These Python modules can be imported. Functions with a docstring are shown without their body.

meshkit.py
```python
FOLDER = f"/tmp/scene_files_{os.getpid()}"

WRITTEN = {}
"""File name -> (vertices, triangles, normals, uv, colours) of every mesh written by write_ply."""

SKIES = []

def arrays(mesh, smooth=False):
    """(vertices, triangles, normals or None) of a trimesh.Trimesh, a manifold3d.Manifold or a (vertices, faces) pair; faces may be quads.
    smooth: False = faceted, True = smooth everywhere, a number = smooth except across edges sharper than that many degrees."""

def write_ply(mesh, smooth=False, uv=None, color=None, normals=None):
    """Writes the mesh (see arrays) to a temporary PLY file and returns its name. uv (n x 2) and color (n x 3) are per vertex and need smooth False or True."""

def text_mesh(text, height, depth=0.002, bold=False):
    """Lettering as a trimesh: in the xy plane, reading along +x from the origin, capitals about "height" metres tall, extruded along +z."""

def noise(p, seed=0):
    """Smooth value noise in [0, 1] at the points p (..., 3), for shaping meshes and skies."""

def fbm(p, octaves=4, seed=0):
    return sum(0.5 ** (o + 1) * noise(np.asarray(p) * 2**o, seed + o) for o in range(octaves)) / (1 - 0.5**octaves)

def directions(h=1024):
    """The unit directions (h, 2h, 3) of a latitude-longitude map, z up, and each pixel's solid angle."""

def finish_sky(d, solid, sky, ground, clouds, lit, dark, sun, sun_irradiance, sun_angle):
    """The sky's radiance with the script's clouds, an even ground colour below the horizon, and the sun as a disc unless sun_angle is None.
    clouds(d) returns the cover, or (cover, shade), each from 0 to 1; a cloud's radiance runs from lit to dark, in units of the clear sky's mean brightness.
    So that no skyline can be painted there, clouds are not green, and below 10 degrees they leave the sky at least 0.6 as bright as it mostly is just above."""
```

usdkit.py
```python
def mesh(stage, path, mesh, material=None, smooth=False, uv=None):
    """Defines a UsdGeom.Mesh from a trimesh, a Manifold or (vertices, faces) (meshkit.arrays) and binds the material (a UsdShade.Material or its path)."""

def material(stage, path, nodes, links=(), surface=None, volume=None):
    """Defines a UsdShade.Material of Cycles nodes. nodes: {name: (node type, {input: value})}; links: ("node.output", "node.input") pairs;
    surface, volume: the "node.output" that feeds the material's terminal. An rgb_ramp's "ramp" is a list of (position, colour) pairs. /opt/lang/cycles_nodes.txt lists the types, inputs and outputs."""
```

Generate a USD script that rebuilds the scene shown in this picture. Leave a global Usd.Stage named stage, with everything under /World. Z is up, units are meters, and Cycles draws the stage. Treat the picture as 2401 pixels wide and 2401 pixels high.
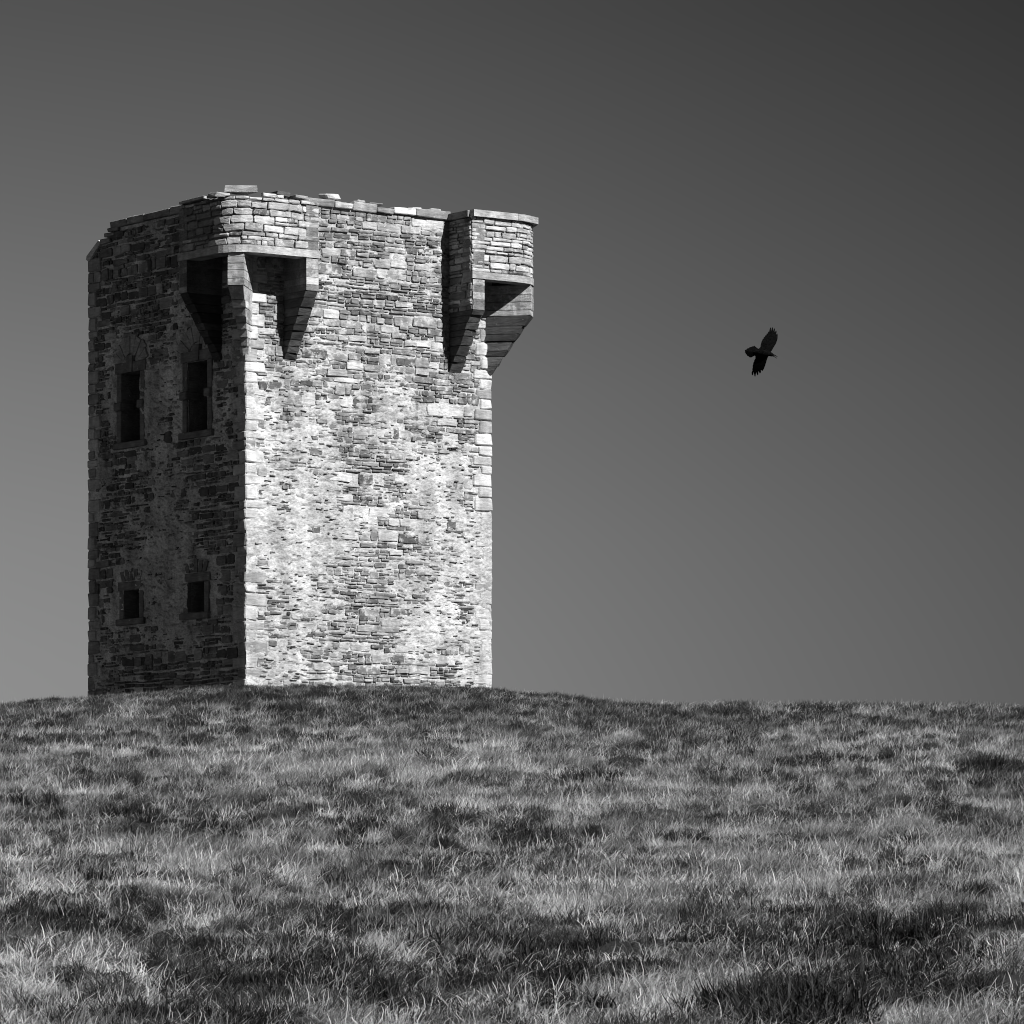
import math, random, sys
import numpy as np, trimesh, manifold3d as m3
from shapely.geometry import Polygon, Point
from pxr import Usd, UsdGeom, UsdLux, UsdShade, Gf, Sdf, Vt
sys.path.insert(0, "/opt/lang")
import usdkit, meshkit

stage = Usd.Stage.CreateInMemory()
UsdGeom.SetStageUpAxis(stage, "Z")
UsdGeom.SetStageMetersPerUnit(stage, 1.0)
UsdGeom.Xform.Define(stage, "/World")
UsdGeom.Scope.Define(stage, "/World/Looks")

# ------------------------------------------------------------------ camera
EYE = 1.65                       # eye height above the ground at the camera
FPX, HORIZON = 11380.0, 2170.0   # focal length and horizon row in pixels of a 2401-pixel picture
cam = UsdGeom.Camera.Define(stage, "/World/camera")
cam.AddTranslateOp().Set(Gf.Vec3d(0, 0, EYE))
cam.AddRotateXOp().Set(90.0)
cam.CreateHorizontalApertureAttr(36.0)
cam.CreateVerticalApertureAttr(36.0)
cam.CreateFocalLengthAttr(36.0 * FPX / 2401.0)
cam.CreateVerticalApertureOffsetAttr(36.0 * (HORIZON - 1200.5) / 2401.0)
cam.CreateClippingRangeAttr(Gf.Vec2f(0.5, 20000.0))
cam.CreateExposureAttr(1.15)

# ------------------------------------------------------------------ sun and sky (a black and white photograph taken through a red filter)
TA = math.atan2(0.5850158, 0.8110219)            # the tower's turn about z
dR = np.array([math.cos(TA), math.sin(TA), 0]); dL = np.array([-math.sin(TA), math.cos(TA), 0])
sun_dir = 0.20 * dR - 1.0 * dL + np.array([0, 0, 0.80])
sun_dir /= np.linalg.norm(sun_dir)
sun_el = math.asin(sun_dir[2]); sun_az = math.atan2(sun_dir[0], sun_dir[1])
sun = UsdLux.DistantLight.Define(stage, "/World/sun")
sun.CreateIntensityAttr(1.25)
sun.CreateAngleAttr(0.5)
sun.CreateNormalizeAttr(True)
sun.CreateColorAttr(Gf.Vec3f(1, 1, 1))
zaxis = Gf.Vec3d(*sun_dir); q = Gf.Rotation(Gf.Vec3d(0, 0, 1), zaxis)
sun.AddTransformOp().Set(Gf.Matrix4d().SetRotate(q))

SKY_STRENGTH = 0.10
usdkit.material(stage, "/World/Looks/sky", {
    "tc": ("texture_coordinate", {}),
    "xyz": ("separate_xyz", {}),
    "sky": ("sky_texture", {"sky_type": "single_scattering", "sun_disc": False, "sun_elevation": sun_el, "sun_rotation": sun_az,
                            "altitude": 100.0, "air_density": 1.0, "aerosol_density": 1.0, "ozone_density": 1.0}),
    "red": ("separate_color", {}),                       # the red filter
    "up": ("rgb_ramp", {"ramp": [(z, (f, f, f)) for z, f in ((0, .24), (.08, .242), (.11, .228), (.136, .203), (.158, .178), (.185, .146), (.24, .115), (1, .11))]}),
    "sx": ("map_range", {"from_min": -0.20, "from_max": 0.20, "to_min": 0.0, "to_max": 1.0, "clamp": True}),
    "side": ("rgb_ramp", {"ramp": [(z, (f, f, f)) for z, f in ((0, 1.08), (.24, 1.12), (.38, 1.05), (.5, .88), (.63, .69), (.76, .52), (.9, .45), (1, .42))]}),
    "m1": ("math", {"math_type": "multiply"}),
    "m2": ("math", {"math_type": "multiply"}),
    "m3": ("math", {"math_type": "multiply", "value2": 0.82}),
    "rgb": ("combine_color", {}),
    "bg": ("background_shader", {"strength": SKY_STRENGTH}),
}, [("tc.generated", "xyz.vector"), ("sky.color", "red.color"), ("xyz.z", "up.fac"), ("xyz.x", "sx.value"), ("sx.result", "side.fac"),
    ("red.r", "m1.value1"), ("up.color", "m1.value2"), ("m1.value", "m2.value1"), ("side.color", "m2.value2"), ("m2.value", "m3.value1"),
    ("m3.value", "rgb.r"), ("m3.value", "rgb.g"), ("m3.value", "rgb.b"), ("rgb.color", "bg.color")], surface="bg.background")
dome = UsdLux.DomeLight.Define(stage, "/World/sky")
UsdShade.MaterialBindingAPI.Apply(dome.GetPrim()).Bind(UsdShade.Material.Get(stage, "/World/Looks/sky"))
for k, v in dict(kind="structure", label="clear sky darkening upwards and to the right", category="sky").items():
    dome.GetPrim().SetCustomDataByKey(k, v)

rng = np.random.default_rng(7)
random.seed(7)

# ------------------------------------------------------------------ helpers
taken = {}
def numbered(parent, name):
    k = (str(parent), name); n = taken.get(k, 0); taken[k] = n + 1
    return f"{parent}/{name}" + (f"_{n:03d}" if n else "")
def tag(p, label=None, cat=None, group=None, kind=None):
    p = p.GetPrim() if hasattr(p, "GetPrim") else p
    for k, v in dict(label=label, category=cat, group=group, kind=kind).items():
        if v: p.SetCustomDataByKey(k, v)
    return p
def obj(name, mesh, mat, parent="/World", smooth=False):
    parent = parent if isinstance(parent, str) else str(parent.GetPath())
    m = usdkit.mesh(stage, numbered(parent, name), mesh, mat, smooth=smooth)
    return m.GetPrim()
def xf(name, parent="/World"):
    parent = parent if isinstance(parent, str) else str(parent.GetPath())
    return UsdGeom.Xform.Define(stage, numbered(parent, name))
def cat(ms): return trimesh.util.concatenate([trimesh.Trimesh(*m, process=False) if isinstance(m, tuple) else m for m in ms])
def hull(p): return trimesh.convex.convex_hull(np.asarray(p, float))
def bevbox(lo, hi, b=0.015, jit=0.0, r=rng):
    """A block with bevelled, slightly uneven edges."""
    lo, hi = np.array(lo, float), np.array(hi, float)
    b = min(b, 0.3 * float((hi - lo).min()))
    pts = []
    for sx in (0, 1):
        for sy in (0, 1):
            for sz in (0, 1):
                s = np.array([sx, sy, sz]); c = np.where(s == 1, hi, lo) + r.normal(0, jit, 3); d = np.where(s == 1, -1, 1) * b
                for k in range(3):
                    e = d.copy(); e[k] = 0
                    pts.append(c + e)
    return hull(pts)
def prism(poly0, poly1, z0, z1):
    """Between two plan polygons of equal length at heights z0 and z1 (convex)."""
    return hull([(*p, z0) for p in poly0] + [(*p, z1) for p in poly1])
def strip(inner, outer, z0, z1):
    """A curved slab: plan polylines inner and outer with equal lengths."""
    n = len(inner); v = [(*p, z0) for p in inner] + [(*p, z0) for p in outer] + [(*p, z1) for p in inner] + [(*p, z1) for p in outer]
    f = []
    I0, O0, I1, O1 = 0, n, 2 * n, 3 * n
    for i in range(n - 1):
        for a, b_ in ((I0, O0), (I1, O1)):
            f += [(a + i, a + i + 1, b_ + i + 1), (a + i, b_ + i + 1, b_ + i)]
        for a, b_ in ((I0, I1), (O0, O1)):
            f += [(a + i, a + i + 1, b_ + i + 1), (a + i, b_ + i + 1, b_ + i)]
    for i in (0, n - 1):
        f += [(I0 + i, O0 + i, O1 + i), (I0 + i, O1 + i, I1 + i)]
    m = trimesh.Trimesh(v, f, process=False); m.fix_normals(); return m
def sstep(x, a, b):
    t = np.clip((np.asarray(x, float) - a) / (b - a), 0, 1); return t * t * (3 - 2 * t)
def fb(u, v, s, seed, o=4): 
    u, v = np.broadcast_arrays(np.asarray(u, float), np.asarray(v, float))
    return meshkit.fbm(np.stack([u * s, v * s, np.full_like(u, 3.7 + seed)], -1), o, seed)

# ------------------------------------------------------------------ materials
def stone_mat(name, tone, spread=0.45, island=0.0, lichen=0.12, lime=0.0):
    nodes = {
        "geo": ("geometry", {}), "tc": ("texture_coordinate", {}),
        "map": ("mapping", {"scale": (5, 5, 26)}),
        "streak": ("noise_texture", {"scale": 1.0, "detail": 5.0, "roughness": 0.65}),
        "blot": ("noise_texture", {"scale": 3.0, "detail": 4.0, "roughness": 0.6}),
        "fine": ("noise_texture", {"scale": 60.0, "detail": 4.0, "roughness": 0.7}),
        "s1": ("map_range", {"from_min": 0.25, "from_max": 0.75, "to_min": 1 - spread, "to_max": 1 + spread}),
        "s2": ("map_range", {"from_min": 0.3, "from_max": 0.7, "to_min": 0.72, "to_max": 1.28}),
        "isl": ("map_range", {"from_min": 0, "from_max": 1, "to_min": 1 - island, "to_max": 1 + island}),
        "wm": ("mapping", {"scale": (2.2, 2.2, 0.28)}), "wn": ("noise_texture", {"scale": 1.0, "detail": 5.0, "roughness": 0.6}),
        "ws": ("map_range", {"from_min": 0.34, "from_max": 0.62, "to_min": 0.70, "to_max": 1.08, "clamp": True}), "wx": ("math", {"math_type": "multiply"}),
        "a": ("math", {"math_type": "multiply"}), "b": ("math", {"math_type": "multiply"}), "c": ("math", {"math_type": "multiply", "value2": tone}),
        "lv": ("noise_texture", {"scale": 9.0, "detail": 3.0, "roughness": 0.75}),
        "lm": ("map_range", {"from_min": 0.66, "from_max": 0.72, "to_min": 0.0, "to_max": 1.0, "clamp": True}),
        "mx": ("mix_float", {"b": min(0.62, tone + lichen + 0.12)}),
        "sv": ("noise_texture", {"scale": 5.5, "detail": 6.0, "roughness": 0.7}),
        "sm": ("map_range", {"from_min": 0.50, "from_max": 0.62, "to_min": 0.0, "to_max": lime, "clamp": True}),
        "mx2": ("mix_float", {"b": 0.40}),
        "rgb": ("combine_color", {}),
        "hsum": ("math", {"math_type": "add"}),
        "bump": ("bump", {"strength": 0.75, "distance": 0.02}),
        "p": ("principled_bsdf", {"roughness": 0.92, "specular_ior_level": 0.2}),
    }
    links = [("geo.position", "map.vector"), ("map.vector", "streak.vector"), ("geo.position", "blot.vector"), ("geo.position", "fine.vector"), ("geo.position", "lv.vector"),
             ("streak.fac", "s1.value"), ("blot.fac", "s2.value"), ("geo.random_per_island", "isl.value"),
             ("s1.result", "a.value1"), ("s2.result", "a.value2"), ("a.value", "b.value1"), ("isl.result", "b.value2"), ("b.value", "c.value1"),
             ("lv.fac", "lm.value"), ("lm.result", "mx.fac"), ("c.value", "mx.a"),
             ("geo.position", "sv.vector"), ("sv.fac", "sm.value"), ("sm.result", "mx2.fac"), ("mx.result", "mx2.a"),
             ("geo.position", "wm.vector"), ("wm.vector", "wn.vector"), ("wn.fac", "ws.value"), ("mx2.result", "wx.value1"), ("ws.result", "wx.value2"), ("wx.value", "rgb.r"), ("wx.value", "rgb.g"), ("wx.value", "rgb.b"), ("rgb.color", "p.base_color"),
             ("streak.fac", "hsum.value1"), ("fine.fac", "hsum.value2"), ("hsum.value", "bump.height"), ("bump.normal", "p.normal")]
    return usdkit.material(stage, "/World/Looks/" + name, nodes, links, surface="p.BSDF")
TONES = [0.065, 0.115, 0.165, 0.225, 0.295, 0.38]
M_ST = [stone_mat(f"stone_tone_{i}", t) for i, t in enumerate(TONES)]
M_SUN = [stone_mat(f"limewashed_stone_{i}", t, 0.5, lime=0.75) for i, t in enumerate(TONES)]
M_RUB = [stone_mat(f"rubble_tone_{i}", t, island=0.35, lime=0.35) for i, t in enumerate(TONES)]
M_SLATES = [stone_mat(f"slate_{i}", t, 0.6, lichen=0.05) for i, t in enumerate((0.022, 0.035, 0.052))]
M_QUOIN = [stone_mat("quoin_pale", 0.29, 0.35, lime=0.5), stone_mat("quoin_mid", 0.20, 0.4), stone_mat("quoin_white", 0.36, 0.4, lime=0.8)]
M_DARKFRAME = stone_mat("window_stone", 0.12, 0.4)

def mortar_mat(name, lo, hi):
    return usdkit.material(stage, "/World/Looks/" + name, {
        "geo": ("geometry", {}),
        "n1": ("noise_texture", {"scale": 1.6, "detail": 6.0, "roughness": 0.65}),
        "map": ("mapping", {"scale": (14, 14, 34)}),
        "n2": ("noise_texture", {"scale": 1.0, "detail": 5.0, "roughness": 0.7}),
        "n3": ("noise_texture", {"scale": 90.0, "detail": 3.0, "roughness": 0.7}),
        "r1": ("map_range", {"from_min": 0.3, "from_max": 0.68, "to_min": lo, "to_max": hi, "clamp": True}),
        "r2": ("map_range", {"from_min": 0.34, "from_max": 0.56, "to_min": 0.45, "to_max": 1.0, "clamp": True}),
        "wm": ("mapping", {"scale": (2.2, 2.2, 0.28)}), "wn": ("noise_texture", {"scale": 1.0, "detail": 5.0, "roughness": 0.6}),
        "ws": ("map_range", {"from_min": 0.34, "from_max": 0.62, "to_min": 0.70, "to_max": 1.08, "clamp": True}), "wx": ("math", {"math_type": "multiply"}),
        "m": ("math", {"math_type": "multiply"}),
        "rgb": ("combine_color", {}),
        "h": ("math", {"math_type": "add"}),
        "bump": ("bump", {"strength": 0.7, "distance": 0.02}),
        "p": ("principled_bsdf", {"roughness": 0.95, "specular_ior_level": 0.15}),
    }, [("geo.position", "n1.vector"), ("geo.position", "map.vector"), ("map.vector", "n2.vector"), ("geo.position", "n3.vector"),
        ("n1.fac", "r1.value"), ("n2.fac", "r2.value"), ("r1.result", "m.value1"), ("r2.result", "m.value2"),
        ("geo.position", "wm.vector"), ("wm.vector", "wn.vector"), ("wn.fac", "ws.value"), ("m.value", "wx.value1"), ("ws.result", "wx.value2"), ("wx.value", "rgb.r"), ("wx.value", "rgb.g"), ("wx.value", "rgb.b"), ("rgb.color", "p.base_color"),
        ("n2.fac", "h.value1"), ("n3.fac", "h.value2"), ("h.value", "bump.height"), ("bump.normal", "p.normal")], surface="p.BSDF")
M_LIME = mortar_mat("lime_render", 0.27, 0.45)
M_OLD = mortar_mat("old_mortar", 0.24, 0.62)
M_CORE = mortar_mat("rubble_core", 0.10, 0.2)

# ------------------------------------------------------------------ the tower
WR, WL = 6.85, 6.93                    # lengths of the two faces in view
TOP = 11.03
T0 = np.array([-6.0365, 110.0, EYE + 5.44])
tower = UsdGeom.Xform.Define(stage, numbered("/World", "signal_tower"))
tower.AddTranslateOp().Set(Gf.Vec3d(*T0)); tower.AddRotateZOp().Set(math.degrees(TA))
tag(tower, "square ruined rubble stone watchtower with two corner turrets on the grassy hilltop", "tower")
TP = str(tower.GetPath())
# local axes: the sunlit face is y = 0 (x from 0 to WR), the shaded face x = 0 (y from 0 to WL)
def map_sun(p): p = np.asarray(p); return np.stack([p[..., 0], -p[..., 2], p[..., 1]], -1)          # (u, v, out)
def map_shade(p): p = np.asarray(p); return np.stack([-p[..., 2], p[..., 0], p[..., 1]], -1)

def stone_shape(u0, u1, v0, v1, face, back, r, bev=0.010, jit=0.008, mid=True):
    """One laid stone in (u, v, out): an uneven rounded outline, bevelled to a slightly domed face. About 50 triangles."""
    w, h = u1 - u0, v1 - v0
    k = lambda: r.uniform(0.04, 0.26) * min(h, w)
    c = [k() for _ in range(4)]; c2 = [r.uniform(0.03, 0.2) * min(w, h * 1.6) for _ in range(4)]
    P = [(u0 + c2[0], v0), (u1 - c2[1], v0), (u1, v0 + c[1]), (u1, v1 - c[2]), (u1 - c2[2], v1), (u0 + c2[3], v1), (u0, v1 - c[3]), (u0, v0 + c[0])]
    if mid and w > 0.25:
        P.insert(1, ((u0 + u1) / 2 + r.uniform(-.2, .2) * w, v0)); P.insert(6, ((u0 + u1) / 2 + r.uniform(-.2, .2) * w, v1))
    P = np.array(P) + r.normal(0, min(jit, 0.075 * h), (len(P), 2)); n = len(P); ctr = P.mean(0)
    bev = min(bev, 0.2 * h); tilt = r.normal(0, 0.02, 2)
    shr = np.sign(ctr - P) * bev * r.uniform(0.6, 1.5, P.shape); Q = P + shr
    z = lambda A, base: base + (A - ctr) @ tilt
    ring0 = np.c_[P, np.full(n, back)]; ring1 = np.c_[P, z(P, face - bev * 0.8) + r.normal(0, 0.002, n)]; ring2 = np.c_[Q, z(Q, face) + r.normal(0, 0.003, n)]
    v = np.vstack([ring0, ring1, ring2, [[*ctr, face + r.uniform(-0.002, 0.006)]]])
    i = np.arange(n); j = (i + 1) % n
    f = np.vstack([np.c_[i, j, n + j], np.c_[i, n + j, n + i], np.c_[n + i, n + j, 2 * n + j], np.c_[n + i, 2 * n + j, 2 * n + i], np.c_[2 * n + i, 2 * n + j, np.full(n, 3 * n)]])
    return v, f

def lay(u_lo, u_hi, v_lo, v_hi, r, heights, lengths=(0.26, 0.62), thin=0.35, skip=None, gap=0.026, wave=0.03, tall=0.12):
    """Coursed rubble: boxes (u0, u1, v0, v1). u_lo and u_hi may be functions of v; skip(u0, u1, v0, v1) rejects."""
    out, v = [], v_lo
    while v < v_hi - 0.04:
        h = r.choice(heights) * r.uniform(0.85, 1.15); h = min(h, v_hi - v)
        lo = u_lo(v + h / 2) if callable(u_lo) else u_lo; hi = u_hi(v + h / 2) if callable(u_hi) else u_hi
        u, ph = lo, r.uniform(0, 9)
        while u < hi - 0.03:
            l = r.uniform(*lengths) * (1.0 if h > 0.12 else 0.85) * (0.6 if r.random() < 0.3 else 1)
            if hi - (u + l) < 0.14: l = hi - u
            dv = wave * (math.sin(u * 1.3 + ph) + math.sin(u * 3.1 + ph * 2)) * 0.5
            if h > 0.12 and r.random() < thin:
                n = 2 if h < 0.2 else int(r.integers(2, 4)); cuts = np.cumsum(np.r_[0, r.uniform(0.6, 1.4, n)]); cuts = cuts / cuts[-1] * h
                for a, b in zip(cuts[:-1], cuts[1:]):
                    uu = u
                    while uu < u + l - 0.02:
                        ll = r.uniform(0.10, 0.36)
                        if u + l - (uu + ll) < 0.1: ll = u + l - uu
                        out.append((uu + gap / 2, uu + ll - gap / 2, v + a + dv + gap * .35, v + b + dv - gap * .35)); uu += ll
            else:
                sq = r.uniform(0.0, 0.22) * (r.random() < .6); 
                out.append((u + gap / 2, u + l - gap / 2, v + dv + gap / 2, v + h + dv - gap / 2 - sq * h))
            u += l
        v += h
    return [b for b in out if b[1] - b[0] > 0.03 and b[3] - b[2] > 0.015 and not (skip and skip(*b))]

# openings of the shaded face: (y0, y1, z0, z1)
OPEN = [(4.56, 5.40, 5.93, 7.56), (1.61, 2.48, 5.93, 7.55), (4.59, 5.28, 1.77, 2.44), (1.74, 2.44, 1.76, 2.47)]
FRAME = [(4.26, 5.66, 5.78, 8.25), (1.36, 2.74, 5.78, 8.22), (4.30, 5.70, 1.62, 2.95), (1.42, 2.82, 1.62, 2.98)]
def hits(b, rects, pad=0.0):
    return any(b[0] < R[1] + pad and b[1] > R[0] - pad and b[2] < R[3] + pad and b[3] > R[2] - pad for R in rects)
def left_top(y): return float(np.interp(y, [0, 5.80, 5.86, 6.10, 6.12, 6.32, 6.93], [TOP, TOP, 10.95, 10.92, 10.82, 10.78, 10.45]))

# --- quoins of the three visible corners
qr = np.random.default_rng(21)
def quoin_course(z0, z1, h=(0.19, 0.34)):
    zs = [z0]
    while zs[-1] < z1 - 0.12: zs.append(min(z1, zs[-1] + qr.uniform(*h)))
    return list(zip(zs[:-1], zs[1:]))
QN, QR_, QL = quoin_course(-0.7, 10.3), quoin_course(-0.7, 10.3), quoin_course(-0.7, 10.42)
def q_len(i): return (0.52, 0.30) if i % 2 else (0.30, 0.50)
near_q = [(a, b, qr.uniform(.9, 1.15) * q_len(i)[0], qr.uniform(.9, 1.15) * q_len(i)[1]) for i, (a, b) in enumerate(QN)]
right_q = [(a, b, qr.uniform(.85, 1.2) * q_len(i)[0], qr.uniform(.9, 1.15) * q_len(i)[1]) for i, (a, b) in enumerate(QR_)]
left_q = [(a, b, qr.uniform(.9, 1.15) * q_len(i)[0], qr.uniform(.85, 1.2) * q_len(i)[1]) for i, (a, b) in enumerate(QL)]
def at_v(qs, v, k):
    for q_ in qs:
        if q_[0] <= v < q_[1]: return q_[k]
    return 0.0
for i, (a, b, lx, ly) in enumerate(near_q):
    p = 0.012 + qr.uniform(0, .012)
    obj("quoin", bevbox((-p, -p, a + .008), (lx, ly, b - .008), 0.024, 0.012, qr), M_QUOIN[int(qr.choice([0, 1, 2], p=[.5, .25, .25]))], tower)
for i, (a, b, lx, ly) in enumerate(right_q):
    p = 0.010 + qr.uniform(0, .008)
    obj("quoin", bevbox((WR - lx, -p, a + .008), (WR + p, ly, b - .008), 0.024, 0.009, qr), M_QUOIN[int(qr.choice([0, 1, 2], p=[.35, .25, .4]))], tower)
for i, (a, b, lx, ly) in enumerate(left_q):
    p = 0.010 + qr.uniform(0, .008)
    obj("quoin", bevbox((-p, WL - ly, a + .008), (lx, WL + p, b - .008), 0.024, 0.009, qr), M_QUOIN[int(qr.choice([0, 1, 2], p=[.3, .6, .1]))], tower)

# --- how far the old lime render still covers the stones: 0 bare, 1 buried
def cover_sun(u, v):
    c = 0.52 + 2.0 * (fb(u, v * 0.8, 0.75, 5, 5) - 0.5) + 1.6 * (fb(u, v * 1.6, 2.6, 8, 4) - 0.5)
    c = c - 0.40 * sstep(v, 6.2, 8.6) + 0.04 * (1 - sstep(v, 5.0, 7.0))
    c = c + 0.52 * np.exp(-((u - 1.45) / 0.65) ** 2 - ((v - 2.6) / 2.3) ** 2) + 0.52 * np.exp(-((u - 2.45) / .55) ** 2 - ((v - 4.6) / 1.1) ** 2)
    c = c - 0.36 * np.exp(-((u - 3.2) / 0.8) ** 2 - ((v - 1.9) / 1.7) ** 2) + 0.03 * np.exp(-((u - 5.3) / 1.1) ** 2 - ((v - 2.2) / 2.6) ** 2)
    c = c - 0.25 * np.exp(-((u - 3.4) / 0.9) ** 2 - ((v - 6.2) / 1.3) ** 2)
    return np.clip(c, 0, 1)
def cover_shade(u, v):
    c = 0.52 + 2.6 * (fb(u, v * 0.8, 0.7, 15, 5) - 0.5) + 0.8 * (fb(u, v * 1.3, 3.0, 18, 4) - 0.5)
    c = c - 0.35 * sstep(v, 7.6, 9.0) + 0.46 * np.exp(-((u - 3.4) / 1.2) ** 2 - ((v - 2.6) / 1.8) ** 2) + 0.40 * np.exp(-((u - 3.3) / .8) ** 2 - ((v - 6.3) / 1.6) ** 2)
    return np.clip(c, 0, 1)
def mortar_out(u, v, c, seed):
    return -0.024 + 0.040 * sstep(c, 0.25, 0.80) + 0.016 * sstep(c, .8, 1.0) + (0.016 + 0.030 * c) * (fb(u, v * 2.2, 7.0, seed, 4) - 0.5) * 2 + 0.022 * (fb(u, v * 2.0, 20.0, seed + 3, 2) - 0.5)
def mortar_sheet(u_hi, v_lo, top, cover, mapper, seed, holes=(), step=0.026):
    us, vs = np.arange(0.0, u_hi + 1e-6, step), np.arange(v_lo, TOP + 1e-6, step)
    U, V = np.meshgrid(us, vs, indexing="ij")
    Wd = mortar_out(U, V, cover(U, V), seed)
    pts = mapper(np.stack([U, V, Wd], -1)).reshape(-1, 3)
    nu, nv = U.shape; idx = np.arange(nu * nv).reshape(nu, nv)
    a, b, c, d = idx[:-1, :-1], idx[1:, :-1], idx[1:, 1:], idx[:-1, 1:]
    uc, vc = U[:-1, :-1] + step / 2, V[:-1, :-1] + step / 2
    keep = vc < np.vectorize(top)(uc)
    for h in holes: keep &= ~((uc > h[0]) & (uc < h[1]) & (vc > h[2]) & (vc < h[3]))
    f = np.stack([np.stack([a, b, c], -1)[keep], np.stack([a, c, d], -1)[keep]], 1).reshape(-1, 3)
    m = trimesh.Trimesh(pts, f, process=False); m.remove_unreferenced_vertices(); return m
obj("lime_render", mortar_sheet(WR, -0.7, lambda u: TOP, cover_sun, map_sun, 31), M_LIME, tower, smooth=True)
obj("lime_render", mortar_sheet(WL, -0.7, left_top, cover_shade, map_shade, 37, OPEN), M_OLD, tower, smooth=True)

# --- the rubble stones of the two faces
sr = np.random.default_rng(5)
H = [0.07, 0.09, 0.12, 0.15, 0.18, 0.22, 0.26]
sunny = lay(lambda v: at_v(near_q, v, 2) + .02, lambda v: WR - at_v(right_q, v, 2) - .02, -0.6, TOP - 0.02, sr, H, (0.24, 0.72), thin=0.5)
shady = lay(lambda v: at_v(near_q, v, 3) + .02, lambda v: min(WL - (at_v(left_q, v, 3) if v < 10.4 else 0), 6.93) - .02, -0.6, TOP - 0.02, sr, H, thin=0.38,
            skip=lambda a, b, c, d: hits((a, b, c, d), FRAME) or d > left_top(b) + 0.03 or d > left_top(a) + 0.03)
stones = []
for boxes, mapper, cover, lit in ((sunny, map_sun, cover_sun, 1), (shady, map_shade, cover_shade, 0)):
    for b in boxes:
        if b[3] < 0.0: continue
        uc, vc = (b[0] + b[1]) / 2, (b[2] + b[3]) / 2
        c = float(cover(uc, vc)); up = float(sstep(vc, 6.5, 9.0))
        w = np.array([0.10, 0.20, 0.26, 0.24, 0.14, 0.06]) * (1 - up) + np.array([0.04, 0.17, 0.30, 0.28, 0.15, 0.06]) * up
        t = int(sr.choice(6, p=w / w.sum()))
        if sr.random() < 0.018: continue                     # a fallen stone leaves a hole
        face = sr.normal(0.004, 0.012) + 0.006 * up
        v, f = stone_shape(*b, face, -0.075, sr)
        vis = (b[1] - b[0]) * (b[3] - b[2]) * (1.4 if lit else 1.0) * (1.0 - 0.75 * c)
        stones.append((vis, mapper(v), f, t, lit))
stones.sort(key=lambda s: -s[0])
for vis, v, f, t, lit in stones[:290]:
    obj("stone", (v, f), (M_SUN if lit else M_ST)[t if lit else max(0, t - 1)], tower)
rest = {}
for vis, v, f, t, lit in stones[290:]: rest.setdefault(t if lit else max(0, t - 1), []).append((v, f))
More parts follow.
